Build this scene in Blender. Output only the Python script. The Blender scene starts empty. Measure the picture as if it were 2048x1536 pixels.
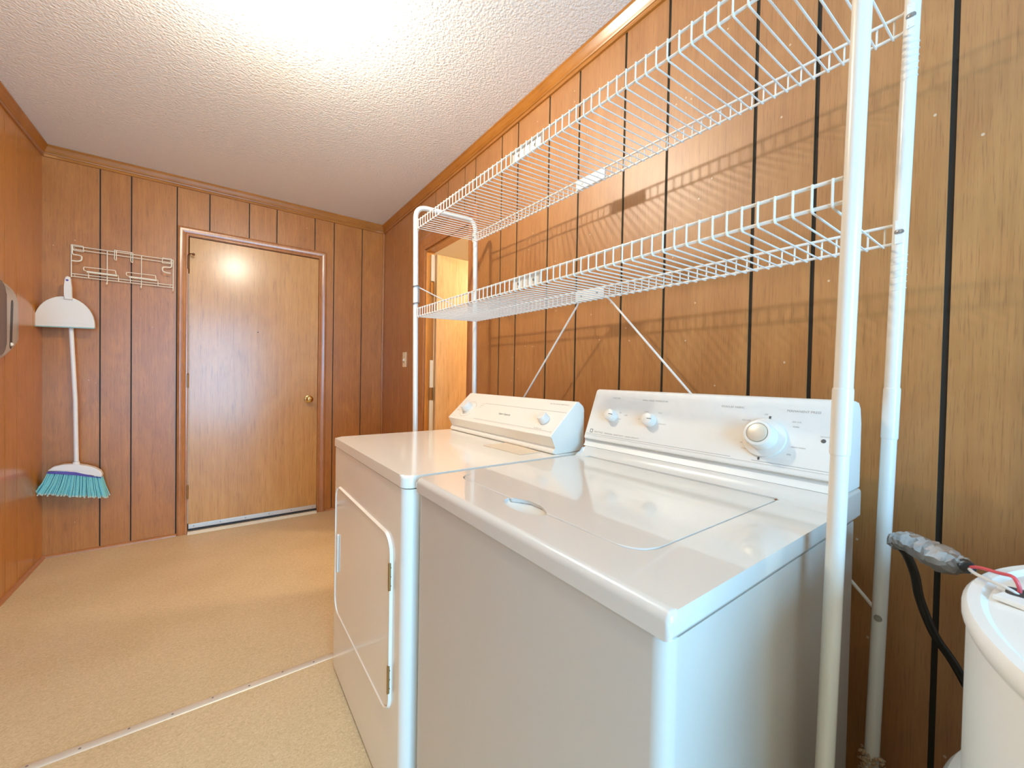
import bpy, bmesh, math, random
from mathutils import Vector, Matrix
random.seed(7)
S = bpy.context.scene
COL = S.collection
R = math.radians

# ------------------------------------------------------------------ camera
W, H, B = 2.015, 2.439, 3.515           # left wall x=-W, ceiling z=H, back wall y=B, right wall x=0
FRONT = -1.75                            # wall behind the camera
cam_d = bpy.data.cameras.new('camera')
cam_d.sensor_width = 36.0
cam_d.lens = 796.9 * 36.0 / 2048.0
cam_d.clip_start = 0.01
cam = bpy.data.objects.new('camera', cam_d)
COL.objects.link(cam)
yw, pt, rl = R(36.336), R(-0.919), R(1.055)
fw = Vector((math.sin(yw) * math.cos(pt), math.cos(yw) * math.cos(pt), math.sin(pt)))
rt0 = Vector((math.cos(yw), -math.sin(yw), 0)); up0 = rt0.cross(fw)
rt = rt0 * math.cos(rl) + up0 * math.sin(rl); up = up0 * math.cos(rl) - rt0 * math.sin(rl)
M = Matrix((rt, up, -fw)).transposed().to_4x4()
M.translation = Vector((-1.1734, -0.0237, 1.1261))
cam.matrix_world = M
cam_d.dof.use_dof = True
cam_d.dof.focus_distance = 1.9
cam_d.dof.aperture_fstop = 9.0
S.camera = cam

# ------------------------------------------------------------------ world, lights, exposure
wd = bpy.data.worlds.new('world'); S.world = wd; wd.use_nodes = True
bg = wd.node_tree.nodes['Background']
bg.inputs[0].default_value = (0.62, 0.80, 1.0, 1); bg.inputs[1].default_value = 1.0
S.view_settings.view_transform = 'Standard'
S.view_settings.look = 'None'
S.view_settings.gamma = 1.0
S.view_settings.use_curve_mapping = False
S.view_settings.exposure = 0.37
S.cycles.use_denoising = True
S.cycles.max_bounces = 10
S.cycles.diffuse_bounces = 6
S.cycles.sample_clamp_indirect = 8.0

def light(name, kind, loc, energy, color, size=0.1, size_y=None, rot=None):
    l = bpy.data.lights.new(name, kind); l.energy = energy; l.color = color
    if kind == 'AREA':
        l.size = size
        if size_y: l.shape = 'RECTANGLE'; l.size_y = size_y
    else:
        l.shadow_soft_size = size
    o = bpy.data.objects.new(name, l); COL.objects.link(o); o.location = loc
    if rot: o.rotation_euler = rot
    return o
LAMP = Vector((-1.04, 1.43, 2.325))
light('ceiling_bulb', 'POINT', LAMP + Vector((0, 0, 0.008)), 66.0, (1.0, 0.915, 0.755), 0.036)
# daylight entering by the window of the wall behind the camera
light('window_daylight', 'AREA', (-1.25, FRONT - 0.10, 1.12), 102.0, (0.24, 0.61, 1.0), 1.30, 1.85, (R(90), 0, 0))
# lamp of the room beyond the doorway
light('side_room_bulb', 'POINT', (1.10, 1.75, 2.1), 48.0, (1.0, 0.84, 0.60), 0.06)

# ------------------------------------------------------------------ materials
def newmat(name):
    m = bpy.data.materials.new(name); m.use_nodes = True
    nt = m.node_tree
    return m, nt, nt.nodes['Principled BSDF'], nt.nodes, nt.links

def plain(name, col, rough=0.4, metal=0.0, coat=0.0, bump=0.0, bscale=200.0, var=0.0, coat_rough=0.05):
    m, nt, p, N, L = newmat(name)
    p.inputs['Base Color'].default_value = (*col, 1)
    p.inputs['Roughness'].default_value = rough
    p.inputs['Metallic'].default_value = metal
    p.inputs['Coat Weight'].default_value = coat
    p.inputs['Coat Roughness'].default_value = coat_rough
    tc = N.new('ShaderNodeTexCoord'); n = N.new('ShaderNodeTexNoise')
    n.inputs['Scale'].default_value = bscale; n.inputs['Detail'].default_value = 3
    L.new(tc.outputs['Object'], n.inputs['Vector'])
    if var:
        mx = N.new('ShaderNodeMix'); mx.data_type = 'RGBA'
        mx.inputs[6].default_value = (*[c * (1 - var) for c in col], 1)
        mx.inputs[7].default_value = (*[min(1, c * (1 + var)) for c in col], 1)
        L.new(n.outputs['Fac'], mx.inputs[0]); L.new(mx.outputs[2], p.inputs['Base Color'])
    if bump:
        b = N.new('ShaderNodeBump'); b.inputs['Strength'].default_value = bump; b.inputs['Distance'].default_value = 0.002
        L.new(n.outputs['Fac'], b.inputs['Height']); L.new(b.outputs['Normal'], p.inputs['Normal'])
    return m

def wood(name, light_c, dark_c, rough=0.34, fine=90.0, blotch=2.2, axis='z', coat=0.35, coat_rough=0.22, flecks=0.0, streak=0.0, bump=0.12):
    """varnished veneer: fine grain along one axis, cloudy tone changes, open pores, a few pale chips"""
    m, nt, p, N, L = newmat(name)
    tc = N.new('ShaderNodeTexCoord')
    def noise(sc, detail, dist=0.0, rough_=0.6):
        mp = N.new('ShaderNodeMapping'); mp.inputs['Scale'].default_value = sc
        n = N.new('ShaderNodeTexNoise'); n.inputs['Scale'].default_value = 1.0
        n.inputs['Detail'].default_value = detail; n.inputs['Distortion'].default_value = dist
        n.inputs['Roughness'].default_value = rough_
        L.new(tc.outputs['Object'], mp.inputs['Vector']); L.new(mp.outputs['Vector'], n.inputs['Vector'])
        return n.outputs['Fac']
    def sc(a, b): return {'z': (a, a, b), 'x': (b, a, a), 'y': (a, b, a)}[axis]
    fg = noise(sc(fine, fine / 45), 5, 0.2)
    bl = noise(sc(blotch * 2.2, blotch), 4, 1.6)
    po = noise(sc(fine * 4.5, fine / 6), 2)
    mixa = N.new('ShaderNodeMath'); mixa.operation = 'MULTIPLY_ADD'
    mixa.inputs[1].default_value = 0.45
    L.new(fg, mixa.inputs[0])
    mb = N.new('ShaderNodeMath'); mb.operation = 'MULTIPLY'; mb.inputs[1].default_value = 0.62
    L.new(bl, mb.inputs[0]); L.new(mb.outputs[0], mixa.inputs[2])
    ramp = N.new('ShaderNodeValToRGB')
    ramp.color_ramp.elements[0].position = 0.33; ramp.color_ramp.elements[0].color = (*dark_c, 1)
    ramp.color_ramp.elements[1].position = 0.68; ramp.color_ramp.elements[1].color = (*light_c, 1)
    L.new(mixa.outputs[0], ramp.inputs[0])
    pr = N.new('ShaderNodeValToRGB')
    pr.color_ramp.elements[0].position = 0.30; pr.color_ramp.elements[0].color = (0.62, 0.55, 0.48, 1)
    pr.color_ramp.elements[1].position = 0.46; pr.color_ramp.elements[1].color = (1, 1, 1, 1)
    L.new(po, pr.inputs[0])
    mx = N.new('ShaderNodeMix'); mx.data_type = 'RGBA'; mx.blend_type = 'MULTIPLY'; mx.inputs[0].default_value = 0.7
    L.new(ramp.outputs[0], mx.inputs[6]); L.new(pr.outputs[0], mx.inputs[7])
    out = mx.outputs[2]
    if streak:                       # pale cross-fire streaks of the plywood face
        mp = N.new('ShaderNodeMapping'); mp.inputs['Rotation'].default_value = (0, R(38), 0)
        mp.inputs['Scale'].default_value = (34, 34, 5)
        n = N.new('ShaderNodeTexNoise'); n.inputs['Scale'].default_value = 1.0; n.inputs['Detail'].default_value = 4
        n.inputs['Distortion'].default_value = 1.0
        L.new(tc.outputs['Object'], mp.inputs['Vector']); L.new(mp.outputs['Vector'], n.inputs['Vector'])
        sr = N.new('ShaderNodeValToRGB')
        sr.color_ramp.elements[0].position = 0.56; sr.color_ramp.elements[0].color = (0, 0, 0, 1)
        sr.color_ramp.elements[1].position = 0.75; sr.color_ramp.elements[1].color = (streak, streak, streak, 1)
        L.new(n.outputs['Fac'], sr.inputs[0])
        m3 = N.new('ShaderNodeMix'); m3.data_type = 'RGBA'
        m3.inputs[7].default_value = (*[min(1, c * 1.45) for c in light_c], 1)
        L.new(sr.outputs[0], m3.inputs[0]); L.new(out, m3.inputs[6]); out = m3.outputs[2]
    if flecks:
        mp = N.new('ShaderNodeMapping'); mp.inputs['Scale'].default_value = (34, 34, 30)
        v = N.new('ShaderNodeTexVoronoi'); v.inputs['Scale'].default_value = 1.0
        L.new(tc.outputs['Object'], mp.inputs['Vector']); L.new(mp.outputs['Vector'], v.inputs['Vector'])
        a = N.new('ShaderNodeMath'); a.operation = 'LESS_THAN'; a.inputs[1].default_value = 0.085
        L.new(v.outputs['Distance'], a.inputs[0])
        sx = N.new('ShaderNodeSeparateColor'); L.new(v.outputs['Color'], sx.inputs[0])
        b2 = N.new('ShaderNodeMath'); b2.operation = 'LESS_THAN'; b2.inputs[1].default_value = flecks
        L.new(sx.outputs[0], b2.inputs[0])
        c = N.new('ShaderNodeMath'); c.operation = 'MULTIPLY'
        L.new(a.outputs[0], c.inputs[0]); L.new(b2.outputs[0], c.inputs[1])
        d = N.new('ShaderNodeMath'); d.operation = 'MULTIPLY'; d.inputs[1].default_value = 0.6
        L.new(c.outputs[0], d.inputs[0])
        m4 = N.new('ShaderNodeMix'); m4.data_type = 'RGBA'; m4.inputs[7].default_value = (0.75, 0.62, 0.45, 1)
        L.new(d.outputs[0], m4.inputs[0]); L.new(out, m4.inputs[6]); out = m4.outputs[2]
    L.new(out, p.inputs['Base Color'])
    p.inputs['Roughness'].default_value = rough
    p.inputs['Coat Weight'].default_value = coat
    p.inputs['Coat Roughness'].default_value = coat_rough
    bp = N.new('ShaderNodeBump'); bp.inputs['Strength'].default_value = bump; bp.inputs['Distance'].default_value = 0.001
    L.new(fg, bp.inputs['Height']); L.new(bp.outputs['Normal'], p.inputs['Normal'])
    return m

MAT = {}
MAT['wall_r'] = wood('panel_wood', (0.48, 0.212, 0.060), (0.35, 0.132, 0.029), rough=0.45, coat=1.0, coat_rough=0.46, flecks=0.03)
MAT['wall_b'] = wood('panel_wood_back', (0.49, 0.185, 0.028), (0.345, 0.112, 0.013), rough=0.42, coat=0.6, coat_rough=0.36, flecks=0.03, streak=0.30)
MAT['wall_l'] = wood('panel_wood_left', (0.56, 0.235, 0.040), (0.44, 0.168, 0.022), rough=0.34, coat=0.3, coat_rough=0.12, flecks=0.03)
MAT['groove'] = plain('groove_black', (0.022, 0.016, 0.010), 0.7)
MAT['groove_l'] = plain('groove_brown', (0.06, 0.034, 0.012), 0.6)
MAT['crown'] = wood('crown_wood', (0.46, 0.18, 0.030), (0.32, 0.11, 0.014), rough=0.28, axis='y', fine=60)
MAT['crown_x'] = wood('crown_wood_cross', (0.46, 0.18, 0.030), (0.32, 0.11, 0.014), rough=0.28, axis='x', fine=60)
MAT['casing'] = wood('casing_wood', (0.50, 0.205, 0.070), (0.37, 0.135, 0.040), rough=0.25, fine=70)
MAT['shoe'] = wood('shoe_wood', (0.50, 0.20, 0.070), (0.37, 0.135, 0.04), rough=0.35, axis='x')
MAT['shoe_y'] = wood('shoe_wood_side', (0.50, 0.20, 0.070), (0.37, 0.135, 0.04), rough=0.35, axis='y')
MAT['door'] = wood('door_veneer', (0.62, 0.30, 0.064), (0.48, 0.198, 0.032), rough=0.52, fine=45, blotch=1.6, coat=1.0, coat_rough=0.23, bump=0.03)
MAT['door2'] = wood('side_door_veneer', (0.55, 0.36, 0.19), (0.42, 0.26, 0.12), rough=0.3, fine=45, blotch=1.6, coat=0.5)
MAT['jamb'] = wood('jamb_wood', (0.44, 0.19, 0.04), (0.34, 0.13, 0.025), rough=0.35, fine=40)
MAT['enamel'] = plain('white_enamel', (0.58, 0.535, 0.475), 0.26, coat=0.25, coat_rough=0.04)  # washer enamel, darker copy for the shaded cabinet faces
MAT['enamel_top'] = plain('white_enamel_top', (0.71, 0.675, 0.615), 0.20, coat=0.8, coat_rough=0.03)  # same washer enamel, colour lightened for the light on deck and lid
MAT['enamel_dryer'] = plain('almond_enamel', (0.88, 0.82, 0.72), 0.22, coat=0.6, coat_rough=0.04)
MAT['console'] = plain('console_plastic', (0.80, 0.765, 0.70), 0.38)
MAT['console_d'] = plain('console_plastic_warm', (0.86, 0.80, 0.70), 0.40)
MAT['knob'] = plain('knob_plastic', (0.78, 0.735, 0.66), 0.35)
MAT['knob_cap'] = plain('knob_cap_metal', (0.70, 0.64, 0.52), 0.35, metal=0.3)
MAT['ink'] = plain('grey_ink', (0.40, 0.37, 0.33), 0.6)
MAT['ink_dark'] = plain('dark_ink', (0.10, 0.095, 0.09), 0.6)
MAT['gap'] = plain('gap_shadow_rubber', (0.05, 0.045, 0.04), 0.8)  # near-black colour standing in for shade in gaps and holes
MAT['wire'] = plain('white_coated_wire', (0.80, 0.76, 0.69), 0.30, coat=0.3)
MAT['post'] = plain('white_tube_paint', (0.78, 0.76, 0.70), 0.28, coat=0.4)
MAT['cream_wire'] = plain('cream_vinyl_wire', (0.84, 0.76, 0.58), 0.35)
MAT['rust'] = plain('rusty_steel', (0.20, 0.085, 0.03), 0.6, metal=0.3, var=0.4, bscale=160)
MAT['plastic_w'] = plain('ivory_plastic', (0.78, 0.73, 0.64), 0.4)
MAT['plastic_broom'] = plain('white_broom_plastic', (0.80, 0.76, 0.70), 0.38)
MAT['purple'] = plain('purple_plastic', (0.10, 0.065, 0.32), 0.45)
MAT['teal'] = plain('teal_bristle', (0.22, 0.60, 0.60), 0.6, var=0.25, bscale=350)
MAT['bristle_tip'] = plain('split_bristle_tips', (0.50, 0.60, 0.50), 0.7, var=0.25, bscale=400)
MAT['aqua'] = plain('aqua_rubber_lip', (0.28, 0.45, 0.42), 0.5)
MAT['brass'] = plain('polished_brass', (0.78, 0.56, 0.22), 0.18, metal=1.0)
MAT['old_brass'] = plain('tarnished_brass', (0.36, 0.20, 0.07), 0.4, metal=0.7)
MAT['alu'] = plain('brushed_aluminium', (0.66, 0.62, 0.55), 0.38, metal=0.75)
MAT['alu_strip'] = plain('floor_strip_metal', (0.78, 0.71, 0.58), 0.35, metal=0.35)
MAT['ivory'] = plain('ivory_vinyl', (0.80, 0.70, 0.52), 0.45)
MAT['silver'] = plain('satin_silver_plastic', (0.46, 0.43, 0.395), 0.36, metal=0.2)
MAT['smoke'] = plain('smoked_dark_plastic', (0.055, 0.045, 0.038), 0.18, coat=0.6)
MAT['black'] = plain('black_rubber', (0.012, 0.012, 0.013), 0.45)
MAT['screw'] = plain('screw_steel', (0.33, 0.31, 0.29), 0.4, metal=0.7)
MAT['heater'] = plain('heater_paint', (0.90, 0.89, 0.85), 0.35, coat=0.2)
MAT['foil'] = plain('grey_foil_tape', (0.52, 0.52, 0.52), 0.28, metal=0.75, bump=1.0, bscale=70)
MAT['conduit'] = plain('black_cable_sheath', (0.018, 0.016, 0.012), 0.4)
MAT['red'] = plain('red_wire_sheath', (0.72, 0.10, 0.12), 0.4)
MAT['white_wire'] = plain('white_wire_sheath', (0.74, 0.73, 0.70), 0.4)
MAT['card'] = plain('tan_card', (0.72, 0.58, 0.43), 0.7, var=0.05, bscale=30)
MAT['lint'] = plain('dusty_lint', (0.52, 0.36, 0.22), 0.95, bump=1.0, bscale=180, var=0.5)
MAT['hall_wall'] = plain('cream_wall_paint', (0.70, 0.50, 0.22), 0.6)
MAT['hall_pale'] = plain('pale_wall_paint', (0.80, 0.74, 0.58), 0.6)
MAT['maroon'] = plain('maroon_paint', (0.20, 0.02, 0.015), 0.5)
MAT['paint_w'] = plain('white_window_paint', (0.8, 0.8, 0.78), 0.4)
MAT['plaster'] = plain('plain_plaster', (0.45, 0.28, 0.14), 0.7)

# floor: speckled vinyl
m, nt, p, N, L = newmat('speckled_vinyl')
tc = N.new('ShaderNodeTexCoord')
def nz(scale, detail, rot=0.0, dist=0.0):
    mp = N.new('ShaderNodeMapping'); mp.inputs['Scale'].default_value = scale; mp.inputs['Rotation'].default_value = (0, 0, rot)
    n = N.new('ShaderNodeTexNoise'); n.inputs['Scale'].default_value = 1.0; n.inputs['Detail'].default_value = detail
    n.inputs['Distortion'].default_value = dist
    L.new(tc.outputs['Object'], mp.inputs['Vector']); L.new(mp.outputs['Vector'], n.inputs['Vector'])
    return n.outputs['Fac']
a = nz((110, 150, 1), 3, 0.4, 1.2); b = nz((2.5, 2.5, 1), 3); c = nz((320, 320, 1), 1)
s1 = N.new('ShaderNodeMath'); s1.operation = 'MULTIPLY_ADD'; s1.inputs[1].default_value = 0.55
s2 = N.new('ShaderNodeMath'); s2.operation = 'MULTIPLY_ADD'; s2.inputs[1].default_value = 0.25
s3 = N.new('ShaderNodeMath'); s3.operation = 'MULTIPLY'; s3.inputs[1].default_value = 0.2
L.new(c, s3.inputs[0]); L.new(b, s2.inputs[0]); L.new(s3.outputs[0], s2.inputs[2]); L.new(a, s1.inputs[0]); L.new(s2.outputs[0], s1.inputs[2])
rp = N.new('ShaderNodeValToRGB')
rp.color_ramp.elements[0].position = 0.36; rp.color_ramp.elements[0].color = (0.56, 0.410, 0.215, 1)
rp.color_ramp.elements[1].position = 0.62; rp.color_ramp.elements[1].color = (0.76, 0.600, 0.370, 1)
L.new(s1.outputs[0], rp.inputs[0]); L.new(rp.outputs[0], p.inputs['Base Color'])
p.inputs['Roughness'].default_value = 0.45
bp = N.new('ShaderNodeBump'); bp.inputs['Strength'].default_value = 0.15; bp.inputs['Distance'].default_value = 0.001
L.new(a, bp.inputs['Height']); L.new(bp.outputs['Normal'], p.inputs['Normal'])
MAT['floor'] = m

# ceiling: sprayed stipple
m, nt, p, N, L = newmat('stipple_ceiling')
tc = N.new('ShaderNodeTexCoord')
p.inputs['Base Color'].default_value = (0.87, 0.865, 0.82, 1); p.inputs['Roughness'].default_value = 0.85
n1 = N.new('ShaderNodeTexNoise'); n1.inputs['Scale'].default_value = 75; n1.inputs['Detail'].default_value = 4; n1.inputs['Roughness'].default_value = 0.6
n2 = N.new('ShaderNodeTexVoronoi'); n2.inputs['Scale'].default_value = 110
L.new(tc.outputs['Object'], n1.inputs['Vector']); L.new(tc.outputs['Object'], n2.inputs['Vector'])
ad = N.new('ShaderNodeMath'); ad.operation = 'MULTIPLY_ADD'; ad.inputs[1].default_value = -0.35
L.new(n2.outputs['Distance'], ad.inputs[0]); L.new(n1.outputs['Fac'], ad.inputs[2])
bp = N.new('ShaderNodeBump'); bp.inputs['Strength'].default_value = 0.55; bp.inputs['Distance'].default_value = 0.008
L.new(ad.outputs[0], bp.inputs['Height']); L.new(bp.outputs['Normal'], p.inputs['Normal'])
MAT['ceiling'] = m

# lamp glass: frosted, glowing, lets the bulb through
m, nt, p, N, L = newmat('glowing_frosted_glass')
N.remove(p)
em = N.new('ShaderNodeEmission'); em.inputs[0].default_value = (1.0, 0.88, 0.66, 1); em.inputs[1].default_value = 5.0
tr = N.new('ShaderNodeBsdfTransparent'); mxs = N.new('ShaderNodeMixShader'); mxs.inputs[0].default_value = 0.45
L.new(tr.outputs[0], mxs.inputs[1]); L.new(em.outputs[0], mxs.inputs[2]); L.new(mxs.outputs[0], N['Material Output'].inputs[0])
MAT['lampglass'] = m

# ------------------------------------------------------------------ helpers
ORIG = {}
def V(*a): return Vector(a)

def flat_normals(o):
    md = o.modifiers.new('weighted_normals', 'WEIGHTED_NORMAL'); md.mode = 'FACE_AREA'; md.weight = 50; md.keep_sharp = True

def finish(bm, name, mats, parent=None, angle=38, smooth=True):
    me = bpy.data.meshes.new(name)
    bmesh.ops.recalc_face_normals(bm, faces=bm.faces[:])
    o = bpy.data.objects.new(name, me); COL.objects.link(o)
    org = Vector((0, 0, 0))
    if parent is not None:
        org = ORIG.get(parent.name, Vector((0, 0, 0))); o.parent = parent
        if org.length: bmesh.ops.translate(bm, verts=bm.verts[:], vec=-org)
    bm.to_mesh(me); bm.free()
    for mt in (mats if isinstance(mats, (list, tuple)) else [mats]): me.materials.append(mt)
    if smooth:
        me.polygons.foreach_set('use_smooth', [True] * len(me.polygons)); me.set_sharp_from_angle(angle=R(angle))
        if name != 'cutter': flat_normals(o)
    ORIG[o.name] = org
    return o

def thing(name, label, cat, loc, group=None):
    o = bpy.data.objects.new(name, None); COL.objects.link(o); o.location = loc; o.empty_display_size = 0.05
    o['label'] = label; o['category'] = cat
    if group: o['group'] = group
    ORIG[o.name] = Vector(loc)
    return o

def tag(o, label, cat, group=None):
    o['label'] = label; o['category'] = cat
    if group: o['group'] = group
    return o

def struct(o, label=None):
    o['kind'] = 'structure'
    if label: o['label'] = label
    return o

def box(bm, x0, x1, y0, y1, z0, z1, r=0.0, seg=2, mi=0):
    vs = [bm.verts.new((x, y, z)) for x in (x0, x1) for y in (y0, y1) for z in (z0, z1)]
    fs = [bm.faces.new([vs[i] for i in q]) for q in ((0, 1, 3, 2), (4, 6, 7, 5), (0, 4, 5, 1), (2, 3, 7, 6), (0, 2, 6, 4), (1, 5, 7, 3))]
    for f in fs: f.material_index = mi
    if r:
        es = list({e for f in fs for e in f.edges})
        bmesh.ops.bevel(bm, geom=es, offset=r, segments=seg, profile=0.5, affect='EDGES')
    return fs

def prism(bm, pts, axis, a0, a1, r=0.0, seg=2, mi=0, bevel_sides=None):
    """polygon in the plane perpendicular to axis, extruded a0..a1; r rounds the end rims"""
    def P(p, a):
        return {'x': (a, p[0], p[1]), 'y': (p[0], a, p[1]), 'z': (p[0], p[1], a)}[axis]
    v0 = [bm.verts.new(P(p, a0)) for p in pts]; v1 = [bm.verts.new(P(p, a1)) for p in pts]
    n = len(pts); fs = [bm.faces.new(v0), bm.faces.new(v1)]
    for i in range(n): fs.append(bm.faces.new((v0[i], v0[(i + 1) % n], v1[(i + 1) % n], v1[i])))
    for f in fs: f.material_index = mi
    if r:
        es = list(fs[0].edges) + list(fs[1].edges)
        bmesh.ops.bevel(bm, geom=es, offset=r, segments=seg, profile=0.5, affect='EDGES')
    return fs

def tube(bm, pts, r, seg=8, closed=False, mi=0, caps=True):
    pts = [Vector(p) for p in pts]; n = len(pts)
    rr = r if isinstance(r, (list, tuple)) else [r] * n
    tang = []
    for i in range(n):
        a = pts[i - 1] if (i > 0 or closed) else pts[i]; b = pts[(i + 1) % n] if (i < n - 1 or closed) else pts[i]
        tang.append((b - a).normalized())
    t0 = tang[0]; u = t0.orthogonal().normalized(); rings = []
    for i in range(n):
        if i: u = (tang[i - 1].rotation_difference(tang[i]) @ u)
        u = (u - tang[i] * u.dot(tang[i])).normalized(); w = tang[i].cross(u)
        rings.append([bm.verts.new(pts[i] + (u * math.cos(2 * math.pi * k / seg) + w * math.sin(2 * math.pi * k / seg)) * rr[i]) for k in range(seg)])
    m_ = n if closed else n - 1
    for i in range(m_):
        A, Bq = rings[i], rings[(i + 1) % n]
        for k in range(seg):
            f = bm.faces.new((A[k], A[(k + 1) % seg], Bq[(k + 1) % seg], Bq[k])); f.material_index = mi
    if caps and not closed:
        for rg in (rings[0], rings[-1]):
            f = bm.faces.new(rg); f.material_index = mi

def fillet(pts, rad, n=6):
    pts = [Vector(p) for p in pts]; out = [pts[0]]
    for i in range(1, len(pts) - 1):
        a, b, c = pts[i - 1], pts[i], pts[i + 1]
        d = min(rad, (a - b).length * 0.49, (c - b).length * 0.49)
        p0 = b + (a - b).normalized() * d; p2 = b + (c - b).normalized() * d
        for k in range(n + 1):
            t = k / n; out.append(p0 * (1 - t) ** 2 + b * 2 * t * (1 - t) + p2 * t * t)
    out.append(pts[-1]); return out

def spline(pts, n=6):
    pts = [Vector(p) for p in pts]; out = []
    for i in range(len(pts) - 1):
        p0 = pts[max(i - 1, 0)]; p1 = pts[i]; p2 = pts[i + 1]; p3 = pts[min(i + 2, len(pts) - 1)]
        for k in range(n):
            t = k / n
            out.append(0.5 * ((2 * p1) + (p2 - p0) * t + (2 * p0 - 5 * p1 + 4 * p2 - p3) * t * t + (3 * p1 - p0 - 3 * p2 + p3) * t ** 3))
    out.append(pts[-1]); return out

def lathe(bm, prof, origin, axis, seg=32, mi=0):
    """prof: (radius, height along axis)"""
    axis = Vector(axis).normalized(); u = axis.orthogonal().normalized(); w = axis.cross(u); origin = Vector(origin); rings = []
    for r, h in prof:
        c = origin + axis * h
        if r < 1e-6: rings.append([bm.verts.new(c)])
        else: rings.append([bm.verts.new(c + (u * math.cos(2 * math.pi * k / seg) + w * math.sin(2 * math.pi * k / seg)) * r) for k in range(seg)])
    for A, Bq in zip(rings, rings[1:]):
        for k in range(seg):
            k2 = (k + 1) % seg
            if len(A) == 1 and len(Bq) == 1: continue
            if len(A) == 1: f = bm.faces.new((A[0], Bq[k], Bq[k2]))
            elif len(Bq) == 1: f = bm.faces.new((A[k], A[k2], Bq[0]))
            else: f = bm.faces.new((A[k], A[k2], Bq[k2], Bq[k]))
            f.material_index = mi
    if len(rings[0]) > 1: bm.faces.new(rings[0]).material_index = mi
    if len(rings[-1]) > 1: bm.faces.new(rings[-1]).material_index = mi

def sweep(bm, path, prof, n, closed_prof=True, mi=0):
    """profile (a across the path in the plane with normal n, b along n) swept with mitred corners"""
    path = [Vector(p) for p in path]; n = Vector(n).normalized(); rings = []
    for i, p in enumerate(path):
        ds = []
        if i > 0: ds.append((p - path[i - 1]).normalized())
        if i < len(path) - 1: ds.append((path[i + 1] - p).normalized())
        ms = [n.cross(d) for d in ds]
        mv = ms[0] if len(ms) == 1 else (ms[0] + ms[1]) / (1 + ms[0].dot(ms[1]))
        rings.append([bm.verts.new(p + mv * a + n * b) for a, b in prof])
    k = len(prof)
    for A, Bq in zip(rings, rings[1:]):
        for j in range(k): bm.faces.new((A[j], A[(j + 1) % k], Bq[(j + 1) % k], Bq[j])).material_index = mi
    bm.faces.new(rings[0]).material_index = mi; bm.faces.new(rings[-1]).material_index = mi

def text(bm, s, size, org, ud, vd, align='LEFT', off=0.0006, mi=0, xs=1.0):
    cu = bpy.data.curves.new('t', 'FONT'); cu.body = s; cu.size = size; cu.align_x = align; cu.resolution_u = 2
    o = bpy.data.objects.new('t', cu); COL.objects.link(o)
    dg = bpy.context.evaluated_depsgraph_get(); me = bpy.data.meshes.new_from_object(o.evaluated_get(dg))
    ud = Vector(ud).normalized(); vd = Vector(vd).normalized(); nn = ud.cross(vd)
    tb = bmesh.new(); tb.from_mesh(me)
    vm = {v: bm.verts.new(Vector(org) + ud * v.co.x * xs + vd * v.co.y + nn * off) for v in tb.verts}
    for f in tb.faces:
        try: bm.faces.new([vm[v] for v in f.verts]).material_index = mi
        except ValueError: pass
    tb.free(); bpy.data.objects.remove(o); bpy.data.curves.remove(cu); bpy.data.meshes.remove(me)

def rrect(x0, x1, y0, y1, r, n=6):
    pts = []
    for cx, cy, a0 in ((x1 - r, y1 - r, 0), (x0 + r, y1 - r, 90), (x0 + r, y0 + r, 180), (x1 - r, y0 + r, 270)):
        for k in range(n + 1):
            a = R(a0 + 90 * k / n); pts.append((cx + r * math.cos(a), cy + r * math.sin(a)))
    return pts

def cut(o, cutters):
    """boolean difference baked into the mesh of o"""
    o.modifiers.clear()
    for c in cutters:
        md = o.modifiers.new('cut', 'BOOLEAN'); md.operation = 'DIFFERENCE'; md.solver = 'EXACT'; md.object = c
    bpy.context.view_layer.update()
    dg = bpy.context.evaluated_depsgraph_get()
    me = bpy.data.meshes.new_from_object(o.evaluated_get(dg)); old = o.data; name = old.name
    o.modifiers.clear(); o.data = me; bpy.data.meshes.remove(old); me.name = name
    me.polygons.foreach_set('use_smooth', [True] * len(me.polygons)); me.set_sharp_from_angle(angle=R(32))
    flat_normals(o)
    for c in cutters:
        d = c.data; bpy.data.objects.remove(c); bpy.data.meshes.remove(d)

# ------------------------------------------------------------------ the room
def panel_wall(name, s0, s1, grooves, place, mats, gw, openings=(), thick=0.06, depth=0.0035):
    """boards with recessed grooves; place(s, z, d) -> point, d>0 into the wall"""
    bm = bmesh.new()
    ss = {s0, s1}; zs = {0.0, H}
    G = [(g - gw / 2, g + gw / 2) for g in grooves if s0 + gw < g < s1 - gw]
    for a, b in G: ss.add(a); ss.add(b)
    for (a, b, c, d) in openings: ss.add(a); ss.add(b); zs.add(c); zs.add(d)
    ss = sorted(ss); zs = sorted(zs)
    def vbox(a, b, z0, z1, d0, mi):
        q = [place(s, z, d) for s in (a, b) for z in (z0, z1) for d in (d0, thick)]
        vs = [bm.verts.new(p) for p in q]
        for ix in ((0, 2, 6, 4), (1, 5, 7, 3), (0, 1, 3, 2), (4, 6, 7, 5), (0, 4, 5, 1), (2, 3, 7, 6)):
            bm.faces.new([vs[i] for i in ix]).material_index = mi
    for a, b in zip(ss, ss[1:]):
        mid = (a + b) / 2; ing = any(g0 < mid < g1 for g0, g1 in G)
        runs = []
        for z0, z1 in zip(zs, zs[1:]):
            zm = (z0 + z1) / 2
            if any(o[0] < mid < o[1] and o[2] < zm < o[3] for o in openings): continue
            if runs and abs(runs[-1][1] - z0) < 1e-9: runs[-1][1] = z1
            else: runs.append([z0, z1])
        for z0, z1 in runs: vbox(a, b, z0, z1, depth if ing else 0.0, 1 if ing else 0)
    return struct(finish(bm, name, mats, smooth=False))

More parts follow.
